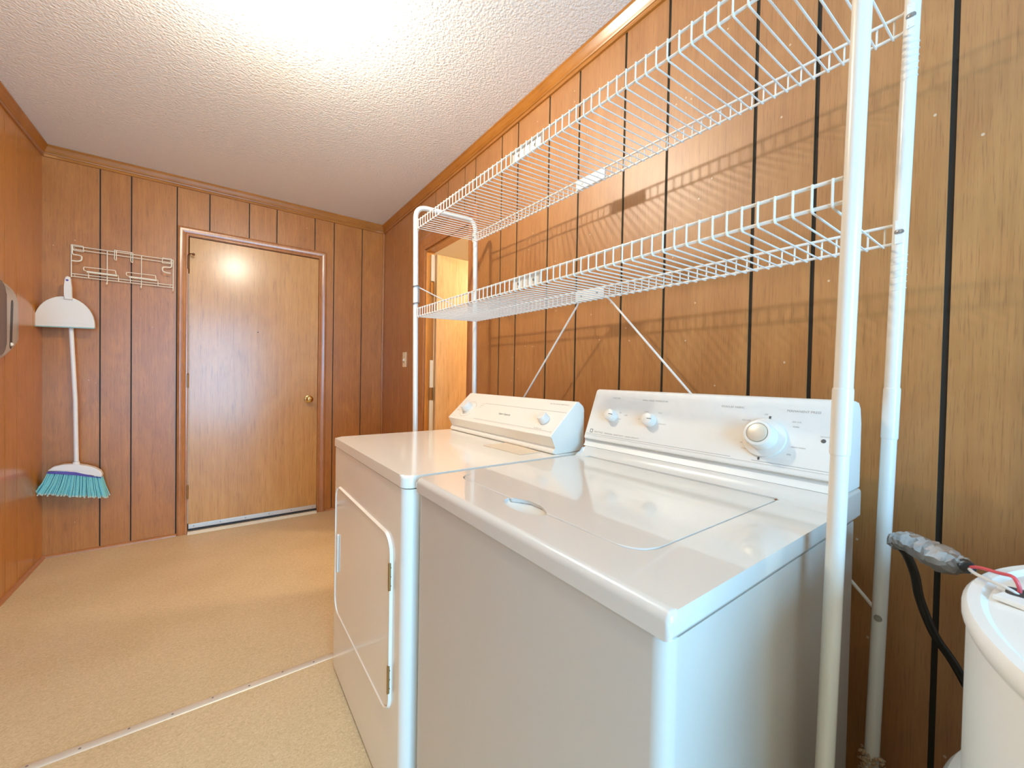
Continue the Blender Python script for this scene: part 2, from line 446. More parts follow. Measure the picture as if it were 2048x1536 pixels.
GB = [-1.774, -1.632, -1.407, -1.231, -.999, -.823, -.559, -.415, -.191, -.012]
GR = [3.258, 3.107, 2.922, 2.708, 2.484, 2.300, 2.083, 1.959, 1.695, 1.556, 1.326, 1.142, .915, .742, .475, .335, .107, -.075, -.310, -.470, -.700, -.880, -1.10, -1.26, -1.5]
GL = [3.374, 3.149, 3.006, 2.77, 2.60, 2.37, 2.20, 1.94, 1.80, 1.57, 1.38, 1.15, 1.0, .74, .58, .34, .2, -.05, -.2, -.44, -.6, -.86, -1.0, -1.25, -1.4]
DX0, DX1, DZ = -1.353, -0.521, 2.06      # back door opening
OY0, OY1, OZ = 2.005, 2.630, 2.02        # side doorway opening
panel_wall('wall_back', -W, 0.0, GB, lambda s, z, d: (s, B + d, z), [MAT['wall_b'], MAT['groove']], 0.0068, [(DX0, DX1, 0, DZ)])
panel_wall('wall_right', FRONT, B, GR, lambda s, z, d: (d, s, z), [MAT['wall_r'], MAT['groove']], 0.0095, [(OY0, OY1, 0, OZ)])
panel_wall('wall_left', FRONT, B, GL, lambda s, z, d: (-W - d, s, z), [MAT['wall_l'], MAT['groove_l']], 0.006)
WX0, WX1, WZ0, WZ1 = -1.92, -0.58, 0.15, 2.08
panel_wall('wall_front', -W, 0.0, [g + .05 for g in GB], lambda s, z, d: (s, FRONT - d, z), [MAT['wall_b'], MAT['groove']], 0.008, [(WX0, WX1, WZ0, WZ1)])
bm = bmesh.new(); box(bm, -W - .06, 0.06, FRONT - .06, B + .06, -0.06, 0.0); struct(finish(bm, 'floor', MAT['floor'], smooth=False))
bm = bmesh.new(); box(bm, -W - .06, 0.06, FRONT - .06, B + .06, H, H + 0.06); struct(finish(bm, 'ceiling', MAT['ceiling'], smooth=False))

# window behind the camera
win = bpy.data.objects.new('window_1', None); COL.objects.link(win); win.location = ((WX0 + WX1) / 2, FRONT, WZ0); struct(win, 'white framed window in the wall behind the viewer'); ORIG[win.name] = win.location.copy()
bm = bmesh.new()
for a in ((WX0, WX0 + .04, WZ0, WZ1), (WX1 - .04, WX1, WZ0, WZ1), (WX0 + .04, WX1 - .04, WZ0, WZ0 + .04), (WX0 + .04, WX1 - .04, WZ1 - .04, WZ1), (WX0 + .04, WX1 - .04, 1.40, 1.44)):
    box(bm, a[0], a[1], FRONT - .05, FRONT - .005, a[2], a[3], 0.003)
finish(bm, 'window_frame', MAT['paint_w'], win)

# crown mouldings
CR = [(0, 0), (.030, 0), (.030, -.007), (.026, -.011), (.021, -.024), (.015, -.036), (.012, -.041), (.015, -.045), (.013, -.050), (.009, -.052), (.009, -.066), (0, -.067)]
def crown(name, p0, p1, a0, a1, mat):
    """p0->p1 along the wall with the room on the left; the ends are mitred"""
    bm = bmesh.new(); d = (Vector(p1) - Vector(p0)).normalized(); nrm = Vector((0, 0, 1)).cross(d); rings = []
    for p, sgn, on in ((p0, 1, a0), (p1, -1, a1)):
        rings.append([bm.verts.new(Vector(p) + nrm * a + Vector((0, 0, b)) + d * (sgn * a if on else 0)) for a, b in CR])
    k = len(CR)
    for j in range(k): bm.faces.new((rings[0][j], rings[0][(j + 1) % k], rings[1][(j + 1) % k], rings[1][j]))
    bm.faces.new(rings[0]); bm.faces.new(rings[1])
    return struct(finish(bm, name, mat, angle=25))
zc = H - .0005
crown('trim_1', (0, FRONT, zc), (0, B, zc), 1, 1, MAT['crown'])
crown('trim_2', (0, B, zc), (-W, B, zc), 1, 1, MAT['crown_x'])
crown('trim_3', (-W, B, zc), (-W, FRONT, zc), 1, 1, MAT['crown'])

# shoe mouldings
def shoe(name, pts, n_in, mat):
    bm = bmesh.new()
    (x0, y0), (x1, y1) = pts; r = .016
    d = Vector((x1 - x0, y1 - y0, 0)).normalized(); nn = Vector((n_in[0], n_in[1], 0))
    prof = [(0, 0)] + [(r * math.cos(R(t)), r * math.sin(R(t))) for t in range(0, 91, 15)]
    rings = [[bm.verts.new(Vector(q) + nn * a + Vector((0, 0, b))) for a, b in prof] for q in ((x0, y0, 0), (x1, y1, 0))]
    k = len(prof)
    for j in range(k): bm.faces.new((rings[0][j], rings[0][(j + 1) % k], rings[1][(j + 1) % k], rings[1][j]))
    bm.faces.new(rings[0]); bm.faces.new(rings[1])
    return struct(finish(bm, name, mat))
bs = shoe('baseboard_back', ((-W, B), (-1.404, B)), (0, -1), MAT['shoe'])
shoe('baseboard_back_corner', ((-.463, B), (0, B)), (0, -1), MAT['shoe'])
shoe('baseboard_left', ((-W, FRONT), (-W, B - .012)), (1, 0), MAT['shoe_y'])
shoe('baseboard_right', ((0, OY1 + .10), (0, B - .016)), (-1, 0), MAT['shoe_y'])
# corner bead where back and right walls meet
bm = bmesh.new(); box(bm, -.016, -.0005, B - .014, B - .0005, .017, H - .068, .003); struct(finish(bm, 'trim_4', MAT['casing']))

# casings
CP = [(0, 0), (0, .010), (.004, .013), (.012, .013), (.016, .010), (.020, .012), (.034, .017), (.046, .018), (.052, .015), (.058, .012), (.058, 0)]
bm = bmesh.new()
# path along the opening edge, seen from the room; offset a goes outward
x0, x1, zt = DX0 + .008, DX1 - .008, DZ - .004
sweep(bm, [(x0, B - .0005, 0), (x0, B - .0005, zt), (x1, B - .0005, zt), (x1, B - .0005, 0)], CP, (0, -1, 0))
struct(finish(bm, 'trim_5', MAT['casing'], angle=25))
bm = bmesh.new()
y0, y1, zt = OY0 + .004, OY1 - .004, OZ - .004
CP2 = [(a * 1.55, b) for a, b in CP]
sweep(bm, [(-.0005, y1, 0), (-.0005, y1, zt), (-.0005, y0, zt), (-.0005, y0, 0)], CP2, (-1, 0, 0))
struct(finish(bm, 'trim_6', MAT['casing'], angle=25))
# jamb linings
bm = bmesh.new(); t = .018
for a in ((DX0, DX0 + .006, 0, DZ), (DX1 - .006, DX1, 0, DZ), (DX0 + .006, DX1 - .006, DZ - .006, DZ)):
    box(bm, a[0], a[1], B - .0004, B + .06, a[2], a[3])
struct(finish(bm, 'trim_7', MAT['jamb'], smooth=False))
bm = bmesh.new()
for a in ((OY0, OY0 + t, 0, OZ), (OY1 - t, OY1, 0, OZ), (OY0 + t, OY1 - t, OZ - t, OZ)):
    box(bm, -.0004, .06, a[0], a[1], a[2], a[3])
struct(finish(bm, 'trim_8', MAT['jamb'], smooth=False))

# back door
def sroot(name, loc, label):
    o = bpy.data.objects.new(name, None); COL.objects.link(o); o.location = loc; ORIG[name] = Vector(loc); struct(o, label); return o
d1 = sroot('door_1', (-.937, B, 0), 'brown flush wooden door closed in the back wall')
bm = bmesh.new(); box(bm, -1.341, -.530, B - .004, B + .034, .030, 2.049, .002); finish(bm, 'slab', MAT['door'], d1)
bm = bmesh.new(); box(bm, -1.340, -.532, B - .010, B - .0042, .036, .066, .0015)
for i in range(6): lathe(bm, [(.004, 0), (.004, .0015), (0, .002)], (-1.31 + i * .15, B - .010, .052), (0, -1, 0), 10, 1)
finish(bm, 'door_sweep', [MAT['alu'], MAT['screw']], d1)['label'] = 'aluminium sweep strip screwed to door bottom'
bm = bmesh.new(); box(bm, -1.340, -.532, B - .008, B - .0042, .026, .0355); finish(bm, 'sweep_rubber', MAT['black'], d1)
bm = bmesh.new(); lathe(bm, [(.031, 0), (.031, .003), (.027, .007), (.012, .009), (.010, .026), (.012, .032), (.022, .037), (.027, .046), (.026, .055), (.018, .062), (.008, .064), (.0075, .0625), (0, .0625)], (-.595, B - .0042, .925), (0, -1, 0), 28)
kn = finish(bm, 'door_knob', MAT['brass'], d1); kn['label'] = 'round polished brass knob'
for z in (1.875, 1.062, .291):
    bm = bmesh.new()
    tube(bm, [(-1.346, B - .012, z - .045), (-1.346, B - .012, z + .045)], .006, 12)
    for k in range(4): tube(bm, [(-1.346, B - .012, z - .0235 + .0155 * k), (-1.346, B - .012, z - .0225 + .0155 * k)], .0066, 12)
    box(bm, -1.347, -1.3415, B - .010, B - .003, z - .044, z + .044)
    lathe(bm, [(.004, 0), (.006, .003), (.003, .008), (0, .009)], (-1.346, B - .012, z + .045), (0, 0, 1), 12)
    if z > 1.8:      # hinge-pin door stop
        tube(bm, spline([(-1.346, B - .014, z + .052), (-1.335, B - .030, z + .055), (-1.318, B - .050, z + .050)]), .004, 8)
        lathe(bm, [(.008, 0), (.009, .006), (.006, .010), (0, .011)], (-1.320, B - .048, z + .050), (.5, -.8, -.1), 12)
    h = finish(bm, 'hinge', MAT['rust'] if z > 1.8 else MAT['old_brass'], d1)
    if z > 1.8: h['label'] = 'rusty hinge with pin stop'
bm = bmesh.new(); box(bm, -1.3465, -1.3416, B + .001, B + .030, .07, 1.80); finish(bm, 'weatherstrip', MAT['hall_pale'], d1)  # pale strip standing in for light leaking past the slab edge
bm = bmesh.new(); prism(bm, [(B - .030, 0), (B - .030, .006), (B - .014, .016), (B + .05, .016), (B + .05, 0)], 'x', -1.344, -.530); struct(finish(bm, 'trim_9', MAT['ivory'], smooth=False), 'ivory threshold under the back door')
bm = bmesh.new(); box(bm, -1.40, -.47, B + .062, B + .075, 0, 2.1); struct(finish(bm, 'trim_10', MAT['groove'], smooth=False))
# chain hole / peephole plug
bm = bmesh.new(); lathe(bm, [(.004, 0), (.003, .001), (0, .001)], (-.94, B - .0042, 1.43), (0, -1, 0), 12); finish(bm, 'peephole', MAT['gap'], d1)

# the room beyond the doorway
def simple(name, b6, mat, r=0): 
    bm = bmesh.new(); box(bm, *b6, r); return struct(finish(bm, name, mat, smooth=False))
simple('floor_side_room', (.061, 1.9, 1.2, 4.0, -.06, 0), MAT['floor'])
simple('ceiling_side_room', (.061, 1.9, 1.2, 4.0, 2.40, 2.46), MAT['hall_pale'])
simple('wall_side_room_far', (1.84, 1.9, 1.2, 4.0, 0, 2.40), MAT['hall_wall'])
simple('wall_side_room_back', (.061, 1.84, 3.94, 4.0, 0, 2.40), MAT['hall_pale'])
simple('wall_side_room_front', (.061, 1.84, 1.2, 1.26, 0, 2.40), MAT['hall_wall'])
simple('trim_11', (1.50, 1.838, 1.262, 3.938, 2.10, 2.398), MAT['hall_wall'], .004)
d2 = sroot('door_2', (.04, 2.585, 0), 'tan wooden door swung open into the side room')
bm = bmesh.new(); box(bm, .0615, .64, 2.572, 2.607, .012, 1.985, .002); finish(bm, 'slab', MAT['door2'], d2)
for z in (1.745, 1.0, .25):
    bm = bmesh.new(); box(bm, .030, .0605, 2.600, 2.6115, z - .045, z + .045, .001)
    tube(bm, [(.058, 2.596, z - .045), (.058, 2.596, z + .045)], .006, 12)
    finish(bm, 'hinge', MAT['old_brass'], d2)
bm = bmesh.new(); box(bm, .034, .056, 2.602, 2.6117, 1.80, 1.985); box(bm, .034, .056, 2.602, 2.6117, .72, 1.24); finish(bm, 'jamb_edge', MAT['hall_pale'], d2)

# metal strip across the floor seam
bm = bmesh.new(); yy = 1.664
prism(bm, [(yy - .017, .0003), (yy - .012, .003), (yy, .0042), (yy + .012, .003), (yy + .017, .0003)], 'x', -W + .017, -.80, mi=0)
for i in range(11): lathe(bm, [(.0035, 0), (.003, .0008), (0, .001)], (-1.92 + i * .105, yy + (.004 if i % 2 else -.004), .0038), (0, 0, 1), 8, 1)
struct(finish(bm, 'trim_12', [MAT['alu_strip'], MAT['screw']]), 'pale metal seam strip across the tan floor')

# ------------------------------------------------------------------ ceiling lamp
lp = thing('ceiling_light', 'glowing frosted dome lamp on the stippled ceiling', 'lamp', (LAMP.x, LAMP.y, H))
bm = bmesh.new(); lathe(bm, [(.100, 0), (.112, -.006), (.113, -.030), (.108, -.038), (.098, -.040), (0, -.040)], (LAMP.x, LAMP.y, H - .0005), (0, 0, 1), 40); finish(bm, 'lamp_base', MAT['plastic_w'], lp)
bm = bmesh.new()
prof = [(.112 * math.cos(R(t)), .090 * math.sin(R(t))) for t in range(42, -91, -6)]
prof[-1] = (0, -.090)
lathe(bm, prof, (LAMP.x, LAMP.y, LAMP.z), (0, 0, 1), 48); finish(bm, 'lamp_shade', MAT['lampglass'], lp, angle=60)

# ------------------------------------------------------------------ washing machine
wm = thing('washing_machine', 'white top-loading washing machine nearest the viewer with flat lid', 'washing machine', (-.46, .533, 0))
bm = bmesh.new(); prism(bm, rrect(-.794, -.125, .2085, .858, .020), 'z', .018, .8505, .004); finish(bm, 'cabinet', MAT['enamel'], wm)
for x in (-.74, -.18):
    for y in (.26, .80):
        bm = bmesh.new(); lathe(bm, [(.022, 0), (.022, .010), (.010, .012), (.010, .0185)], (x, y, 0), (0, 0, 1), 16); finish(bm, 'foot', MAT['black'], wm)
bm = bmesh.new(); prism(bm, rrect(-.788, -.130, .213, .853, .018), 'z', .8500, .8545); finish(bm, 'gap_seal', MAT['gap'], wm)  # dark slab that paints the shadow line under the deck
# deck, swept up at the back under the console
prof = [(-.798, .8535)] + [(-.798 + .013 * (1 - math.cos(R(t))), .873 + .013 * math.sin(R(t))) for t in range(0, 91, 15)] + \
       [(-.272, .8862), (-.258, .8875), (-.248, .8910), (-.240, .8970), (-.234, .905), (-.230, .913), (-.116, .913), (-.111, .908), (-.111, .8535)]
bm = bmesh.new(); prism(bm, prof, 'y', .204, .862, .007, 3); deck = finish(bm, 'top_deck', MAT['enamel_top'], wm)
lid_pts = []
def arc(cx, cy, r, a0, a1, n=6): return [(cx + r * math.cos(R(a0 + (a1 - a0) * k / n)), cy + r * math.sin(R(a0 + (a1 - a0) * k / n))) for k in range(n + 1)]
lx0, lx1, ly0, ly1 = -.705, -.254, .306, .822
def lid_outline(g, notch=True):
    x0, x1, y0, y1 = lx0 - g, lx1 + g, ly0 - g, ly1 + g
    p = arc(x0 + .045, y0 + .045, .045, 270, 180) 
    if notch: p += [(x0, .500), (x0 + .003, .506), (x0 + .016, .524), (x0 + .022, .540), (x0 + .022, .575), (x0 + .016, .590), (x0 + .003, .606), (x0, .612)]
    p += arc(x0 + .035, y1 - .035, .035, 180, 90)
    p += arc(x1 - .006, y1 - .006, .006, 90, 0) + arc(x1 - .006, y0 + .006, .006, 0, -90)
    return p
bm = bmesh.new(); prism(bm, lid_outline(.0022, False), 'z', .8790, .92); c1 = finish(bm, 'cutter', MAT['enamel'], wm)
bm = bmesh.new()
bmesh.ops.create_icosphere(bm, subdivisions=4, radius=1.0); bmesh.ops.scale(bm, vec=(.030, .058, .014), verts=bm.verts[:]); bmesh.ops.translate(bm, vec=(lx0 - .004, .556, .886), verts=bm.verts[:])
c2 = finish(bm, 'cutter', MAT['enamel'], wm)
cut(deck, [c1, c2])
bm = bmesh.new(); fs = prism(bm, lid_outline(0), 'z', .8795, .8868)
bmesh.ops.bevel(bm, geom=list(fs[1].edges), offset=.003, segments=3, profile=0.5, affect='EDGES')
# console
con = [(-.228, .9135), (-.212, .934), (-.2205, .9345), (-.2245, .9375), (-.2245, .9425), (-.1700, 1.0865), (-.165, 1.0915), (-.158, 1.093), (-.134, 1.089), (-.122, 1.078), (-.1135, 1.046), (-.1125, .9135)]
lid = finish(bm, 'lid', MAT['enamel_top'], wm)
bm = bmesh.new(); lathe(bm, [(.005, 0), (.004, .001), (0, .0012)], (-.2555, .3045, .8868), (0, 0, 1), 12); finish(bm, 'hinge_pin', MAT['rust'], lid)
bm = bmesh.new(); prism(bm, con, 'y', .207, .870, .004, 2); cs = finish(bm, 'console', MAT['console'], wm)
pn = Vector((-.144, 0, .0545)).normalized(); pu = Vector((0, -1, 0)); pv = Vector((.0545, 0, .144)).normalized()
P0 = Vector((-.2245, 0, .9425))
def wp(y, z, off=0.0): return P0 + pv * ((z - P0.z) / pv.z) + Vector((0, y, 0)) + pn * off
bm = bmesh.new()
def slab(bm, a, b, c, d, nrm, t, mi=0):
    q = [Vector(v) for v in (a, b, c, d)]; lo = [bm.verts.new(v) for v in q]; hi = [bm.verts.new(v + nrm * t) for v in q]
    fs = [bm.faces.new(hi), bm.faces.new(lo[::-1])] + [bm.faces.new((lo[i], lo[(i + 1) % 4], hi[(i + 1) % 4], hi[i])) for i in range(4)]
    for f in fs: f.material_index = mi
slab(bm, wp(.862, .949), wp(.226, .949), wp(.226, 1.078), wp(.862, 1.078), pn, .0012)
fp = finish(bm, 'control_panel', MAT['console'], cs)
bm = bmesh.new()
def wtext(s, y, z, size, align='LEFT', mi=0, xs=1.0): text(bm, s, size, wp(y, z, .0013), pu, pv, align, .0002, mi, xs)
wtext('LOAD SIZE', .795, 1.066, .0062); wtext('WASH / RINSE TEMPERATURE', .685, 1.065, .0062)
wtext('REGULAR FABRIC', .458, 1.063, .0068, mi=0); wtext('PERMANENT PRESS', .318, 1.0625, .0072)
wtext('MAYTAG', .832, .958, .0085, mi=0); wtext('PERFORMA   HEAVY DUTY   LARGE CAPACITY', .790, .958, .0060, xs=1.0)
for y, z, s in ((.755, 1.024, 'MED'), (.755, 1.006, 'LARGE'), (.815, 1.012, 'MINI'), (.735, 1.018, 'SUPER'), (.668, 1.034, 'WARM'), (.625, 1.034, 'COLD'), (.684, 1.012, 'HOT'), (.618, 1.005, 'COLD/COLD')): wtext(s, y, z, .0042)
for y, z, s in ((.405, 1.036, 'DELICATE'), (.400, .986, 'NORMAL'), (.395, .974, 'SOAK'), (.305, 1.041, 'LESS SOIL'), (.302, 1.031, 'MORE'), (.300, .990, 'HEAVY WASH'), (.305, .974, 'SPIN'), (.36, 1.052, 'OFF')): wtext(s, y, z, .0042)
wtext('LID LOCK', .252, 1.017, .0036)
slab(bm, wp(.862, .9527, .0013), wp(.415, .9527, .0013), wp(.415, .9536, .0013), wp(.862, .9536, .0013), pn, .0002)
slab(bm, wp(.370, .9527, .0013), wp(.226, .9527, .0013), wp(.226, .9536, .0013), wp(.370, .9536, .0013), pn, .0002)
# square emblem
for a in ((.849, .838, .966, .9675), (.849, .838, .957, .9585), (.849, .8475, .957, .9675), (.8395, .838, .957, .9675)):
    slab(bm, wp(a[0], a[2], .0013), wp(a[1], a[2], .0013), wp(a[1], a[3], .0013), wp(a[0], a[3], .0013), pn, .0002, 1)
finish(bm, 'lettering', [MAT['ink'], MAT['ink_dark']], cs, smooth=False)
def dial(bm, y, z, prof, wpf, nrm, mi=0): lathe(bm, prof, wpf(y, z, .0012), nrm, 36, mi)
for y, z in ((.777, 1.013), (.643, 1.012)):
    bm = bmesh.new(); dial(bm, y, z, [(.0185, 0), (.0190, .003), (.0175, .019), (.0160, .0225), (.0120, .0245), (0, .0250)], wp, pn)
    c = wp(y, z, .0012 + .0245)
    slab(bm, c + pu * .004 - pv * .0008, c + pu * .0165 - pv * .0008 - pn * .0015, c + pu * .0165 + pv * .0008 - pn * .0015, c + pu * .004 + pv * .0008, pn, .0012, 1)
    finish(bm, 'knob', [MAT['knob'], MAT['ink_dark']], cs)
bm = bmesh.new(); dial(bm, .352, 1.003, [(.043, 0), (.044, .003), (.043, .007), (.030, .010), (.029, .036), (.027, .041), (.022, .042), (.0205, .0395)], wp, pn)
lathe(bm, [(.0203, .0385), (.0200, .0425), (.016, .0445), (0, .0455)], wp(.352, 1.003, .0012), pn, 36, 1)
for s in (1.0, -1.0):
    c = wp(.352 - s * .004, 1.003 + s * .0445, .0013); slab(bm, c - pu * .002 - pv * .003, c + pu * .002 - pv * .003, c + pu * .002 + pv * .003, c - pu * .002 + pv * .003, pn, .0006, 2)
finish(bm, 'timer_dial', [MAT['knob'], MAT['knob_cap'], MAT['ink_dark']], cs)['label'] = 'large round timer dial with metal cap'
bm = bmesh.new(); dial(bm, .246, 1.010, [(.0042, 0), (.0038, .001), (0, .0012)], wp, pn); finish(bm, 'indicator', MAT['ink_dark'], cs)

# ------------------------------------------------------------------ dryer
dr = thing('clothes_dryer', 'white front-loading clothes dryer beside the washer with square door', 'dryer', (-.47, 1.248, 0))
bm = bmesh.new(); prism(bm, rrect(-.815, -.13, .888, 1.608, .026, 8), 'z', .012, .8515, .003); finish(bm, 'cabinet', MAT['enamel_dryer'], dr)
for x in (-.75, -.2):
    for y in (.95, 1.54):
        bm = bmesh.new(); lathe(bm, [(.02, 0), (.02, .012)], (x, y, .0002), (0, 0, 1), 16); finish(bm, 'foot', MAT['black'], dr)
bm = bmesh.new(); prism(bm, rrect(-.808, -.135, .895, 1.602, .024, 8), 'z', .851, .8555); finish(bm, 'gap_seal', MAT['gap'], dr)  # dark slab imitating the shadow line below the top panel
bm = bmesh.new(); fs = prism(bm, rrect(-.818, -.125, .885, 1.611, .026, 8), 'z', .8550, .8850)
bmesh.ops.bevel(bm, geom=list(fs[1].edges), offset=.009, segments=4, profile=0.5, affect='EDGES'); finish(bm, 'top_panel', MAT['enamel_dryer'], dr)
# door
bm = bmesh.new(); fs = prism(bm, rrect(.966, 1.545, .258, .712, .045, 8), 'x', -.8195, -.8145)
bmesh.ops.bevel(bm, geom=list(fs[0].edges), offset=.0035, segments=3, profile=0.5, affect='EDGES'); dd = finish(bm, 'door', MAT['enamel_dryer'], dr)
bm = bmesh.new()
op = rrect(.9590, 1.5520, .2510, .7190, .051, 8); ip = rrect(.9665, 1.5445, .2585, .7115, .045, 8)
va = [bm.verts.new((-.8146, *p)) for p in op]; vb = [bm.verts.new((-.8222, *[(a * .5 + b * .5) for a, b in zip(p, q)])) for p, q in zip(op, ip)]; vc = [bm.verts.new((-.8146, *p)) for p in ip]
k = len(op)
for A, Bq in ((va, vb), (vb, vc), (vc, va)):
    for i in range(k): bm.faces.new((A[i], A[(i + 1) % k], Bq[(i + 1) % k], Bq[i]))
finish(bm, 'door_rim', MAT['enamel_dryer'], dr)
bm = bmesh.new(); prism(bm, rrect(1.500, 1.511, .405, .545, .005), 'x', -.8245, -.8196, .0015); h = finish(bm, 'handle', MAT['enamel_dryer'], dd)
bm = bmesh.new(); prism(bm, rrect(1.4935, 1.4995, .409, .541, .0025), 'x', -.8200, -.8192); finish(bm, 'handle_recess', MAT['ink'], dd)
for z0, z1 in ((.580, .650), (.316, .386)):
    bm = bmesh.new(); tube(bm, [(-.8225, .9625, z0), (-.8225, .9625, z1)], .0036, 10)
    for q in range(3): tube(bm, [(-.8215, .9625, z0 + (z1 - z0) * (q + .5) / 3 - .001), (-.8215, .9625, z0 + (z1 - z0) * (q + .5) / 3 + .001)], .0040, 10)
    finish(bm, 'hinge', MAT['old_brass'], dd)
# console
dcon = [(-.312, .8853), (-.322, .887), (-.326, .892), (-.325, .898), (-.316, .902), (-.312, .905), (-.334, .938), (-.335, .9425), (-.3325, .9455), (-.226, 1.0475), (-.221, 1.050), (-.212, 1.050), (-.192, 1.036), (-.186, 1.024), (-.185, .8853)]
bm = bmesh.new(); prism(bm, dcon, 'y', .906, 1.597, .003, 2); dc = finish(bm, 'console', MAT['console_d'], dr)
qa, qb = Vector((-.3325, 0, .9455)), Vector((-.226, 0, 1.0475)); qv = (qb - qa).normalized(); qn = Vector((-qv.z, 0, qv.x))
def dp(y, z, off=0.0): return qa + qv * ((z - qa.z) / qv.z) + Vector((0, y, 0)) + qn * off
bm = bmesh.new()
slab(bm, dp(1.585, .952), dp(.912, .952), dp(.912, 1.017), dp(1.585, 1.017), qn, .0010); finish(bm, 'control_panel', MAT['console_d'], dc)
bm = bmesh.new()
text(bm, 'Super Capacity', .0125, dp(1.257, .982, .0012), pu, qv, 'LEFT', .0002, 1)
text(bm, 'ELECTRIC DRYER  HEAVY DUTY', .0065, dp(1.02, 1.036, .0003), pu, qv, 'LEFT', .0002, 0)
text(bm, 'TEMPERATURE', .0062, dp(1.01, .957, .0012), pu, qv, 'LEFT', .0002, 0)
for s, z in (('COTTON', 1.010), ('REGULAR', 1.003), ('LIGHT', .996)): text(bm, s, .0055, dp(1.425, z, .0012), pu, qv, 'LEFT', .0002, 0)
text(bm, 'TIMED DRY', .0055, dp(1.578, .975, .0012), pu, qv, 'LEFT', .0002, 0)
for a0, a1 in ((20, 200), (220, 330)):
    for rr_ in (.0425,):
        arcp = [R(a0 + (a1 - a0) * q / 24) for q in range(25)]
        cc = dp(1.495, .985, .0012)
        for t0, t1 in zip(arcp, arcp[1:]):
            e = lambda t, r_: cc + pu * math.cos(t) * r_ * 1.15 + qv * math.sin(t) * r_
            slab(bm, e(t0, rr_), e(t1, rr_), e(t1, rr_ + .0009), e(t0, rr_ + .0009), qn, .0002)
for z in (.9545, 1.0135): slab(bm, dp(1.40, z, .0011), dp(.915, z, .0011), dp(.915, z + .0008, .0011), dp(1.40, z + .0008, .0011), qn, .0002)
finish(bm, 'lettering', [MAT['ink'], MAT['ink_dark']], dc, smooth=False)
bm = bmesh.new(); dial(bm, 1.497, .987, [(.034, 0), (.034, .0015), (.0245, .003), (.025, .006), (.0235, .027), (.021, .0305), (0, .0315)], dp, qn); finish(bm, 'timer_dial', MAT['knob'], dc)
bm = bmesh.new(); dial(bm, .985, .985, [(.0195, 0), (.020, .003), (.018, .022), (.0155, .025), (0, .026)], dp, qn); finish(bm, 'knob', MAT['knob'], dc)

bm = bmesh.new(); prism(bm, [(-.424, 1.160), (-.309, 1.166), (-.333, .956), (-.416, .954)], 'z', .8854, .8866); tag(finish(bm, 'paper_card', MAT['card'], smooth=False), 'tan card lying flat on the dryer top before its console', 'card')

# ------------------------------------------------------------------ over-washer wire rack
rk = thing('storage_rack', 'white two-shelf wire rack standing over washer and dryer', 'rack', (-.275, .95, 0))
FLt, FLb = V(-.430, 1.776, 1.86), V(-.430, 1.722, .006)
BLt, BLb = V(-.121, 1.748, 1.87), V(-.120, 1.714, .006)
FRt, FRb = V(-.430, .150, 1.90), V(-.430, .176, .006)
BRt, BRb = V(-.120, .150, 1.90), V(-.120, .180, .006)
def lerp(a, b, t): return a + (b - a) * t
def atz(a, b, z): return lerp(a, b, (z - a.z) / (b.z - a.z))
def end_frame(ft, fb, bt, bb, ztf, ztb, r, joint):
    bm = bmesh.new()
    pts = fillet([fb, V(ft.x, ft.y + (ft.y - fb.y) * .03, ztf), V(bt.x, bt.y, ztb), bb], .055, 8)
    tube(bm, pts, r, 16)
    for a, b in ((fb, ft), (bb, bt)):
        for zj in joint:
            p = atz(a, b, zj); q = atz(a, b, zj + .10); tube(bm, [p, p + (q - p) * .03, q - (q - p) * .03, q], [r + .0002, r + .0012, r + .0012, r + .0002], 16)
        tube(bm, [a - V(0, 0, .0055), a + V(0, 0, .02)], r + .0016, 16, mi=1)
    return finish(bm, 'end_frame', [MAT['post'], MAT['plastic_w']], rk)
end_frame(FLt, FLb, BLt, BLb, 1.925, 1.925, .0118, (.45,))
end_frame(FRt, FRb, BRt, BRb, 1.93, 1.93, .0118, (1.02,))
for z0 in (1.372, 1.770):
    bm = bmesh.new()
    for i in range(6):
        c = atz(BRb, BRt, z0 - i * .0125); tube(bm, [c + V(.0117 * math.cos(2 * math.pi * k / 24), .0117 * math.sin(2 * math.pi * k / 24), .0028 * math.cos(2 * math.pi * k / 24 + .6)) for k in range(24)], .0009, 6, closed=True)
    finish(bm, 'collar_thread', MAT['post'], rk)
def plate(bm, p0, p1, h, nrm, mi=0):
    d = (p1 - p0).normalized(); z = Vector((0, 0, 1)); t = nrm * .0012
    q = [p0, p1, p1 + z * h, p0 + z * h]
    lo = [bm.verts.new(v - t) for v in q]; hi = [bm.verts.new(v + t) for v in q]
    for f in [hi, lo[::-1]] + [(lo[i], lo[(i + 1) % 4], hi[(i + 1) % 4], hi[i]) for i in range(4)]: bm.faces.new(f).material_index = mi
    for s in (.22, .78):
        for nn in (1, -1): lathe(bm, [(.0042, 0), (.0036, .0016), (0, .0020)], lerp(p0, p1, s) + z * h * .5 + nrm * nn * .0012, nrm * nn, 10, 1)
shelves = {'upper': ((-.430, 1.750, 1.8140), (-.430, .166, 1.7840), (-.124, 1.735, 1.8180), (-.119, .166, 1.8000), (1.010, .872), (1.026, .893)),
           'lower': ((-.430, 1.740, 1.4035), (-.430, .168, 1.3950), (-.120, 1.730, 1.4130), (-.118, .170, 1.3990), (.998, .865), (1.020, .888))}
hL = .036
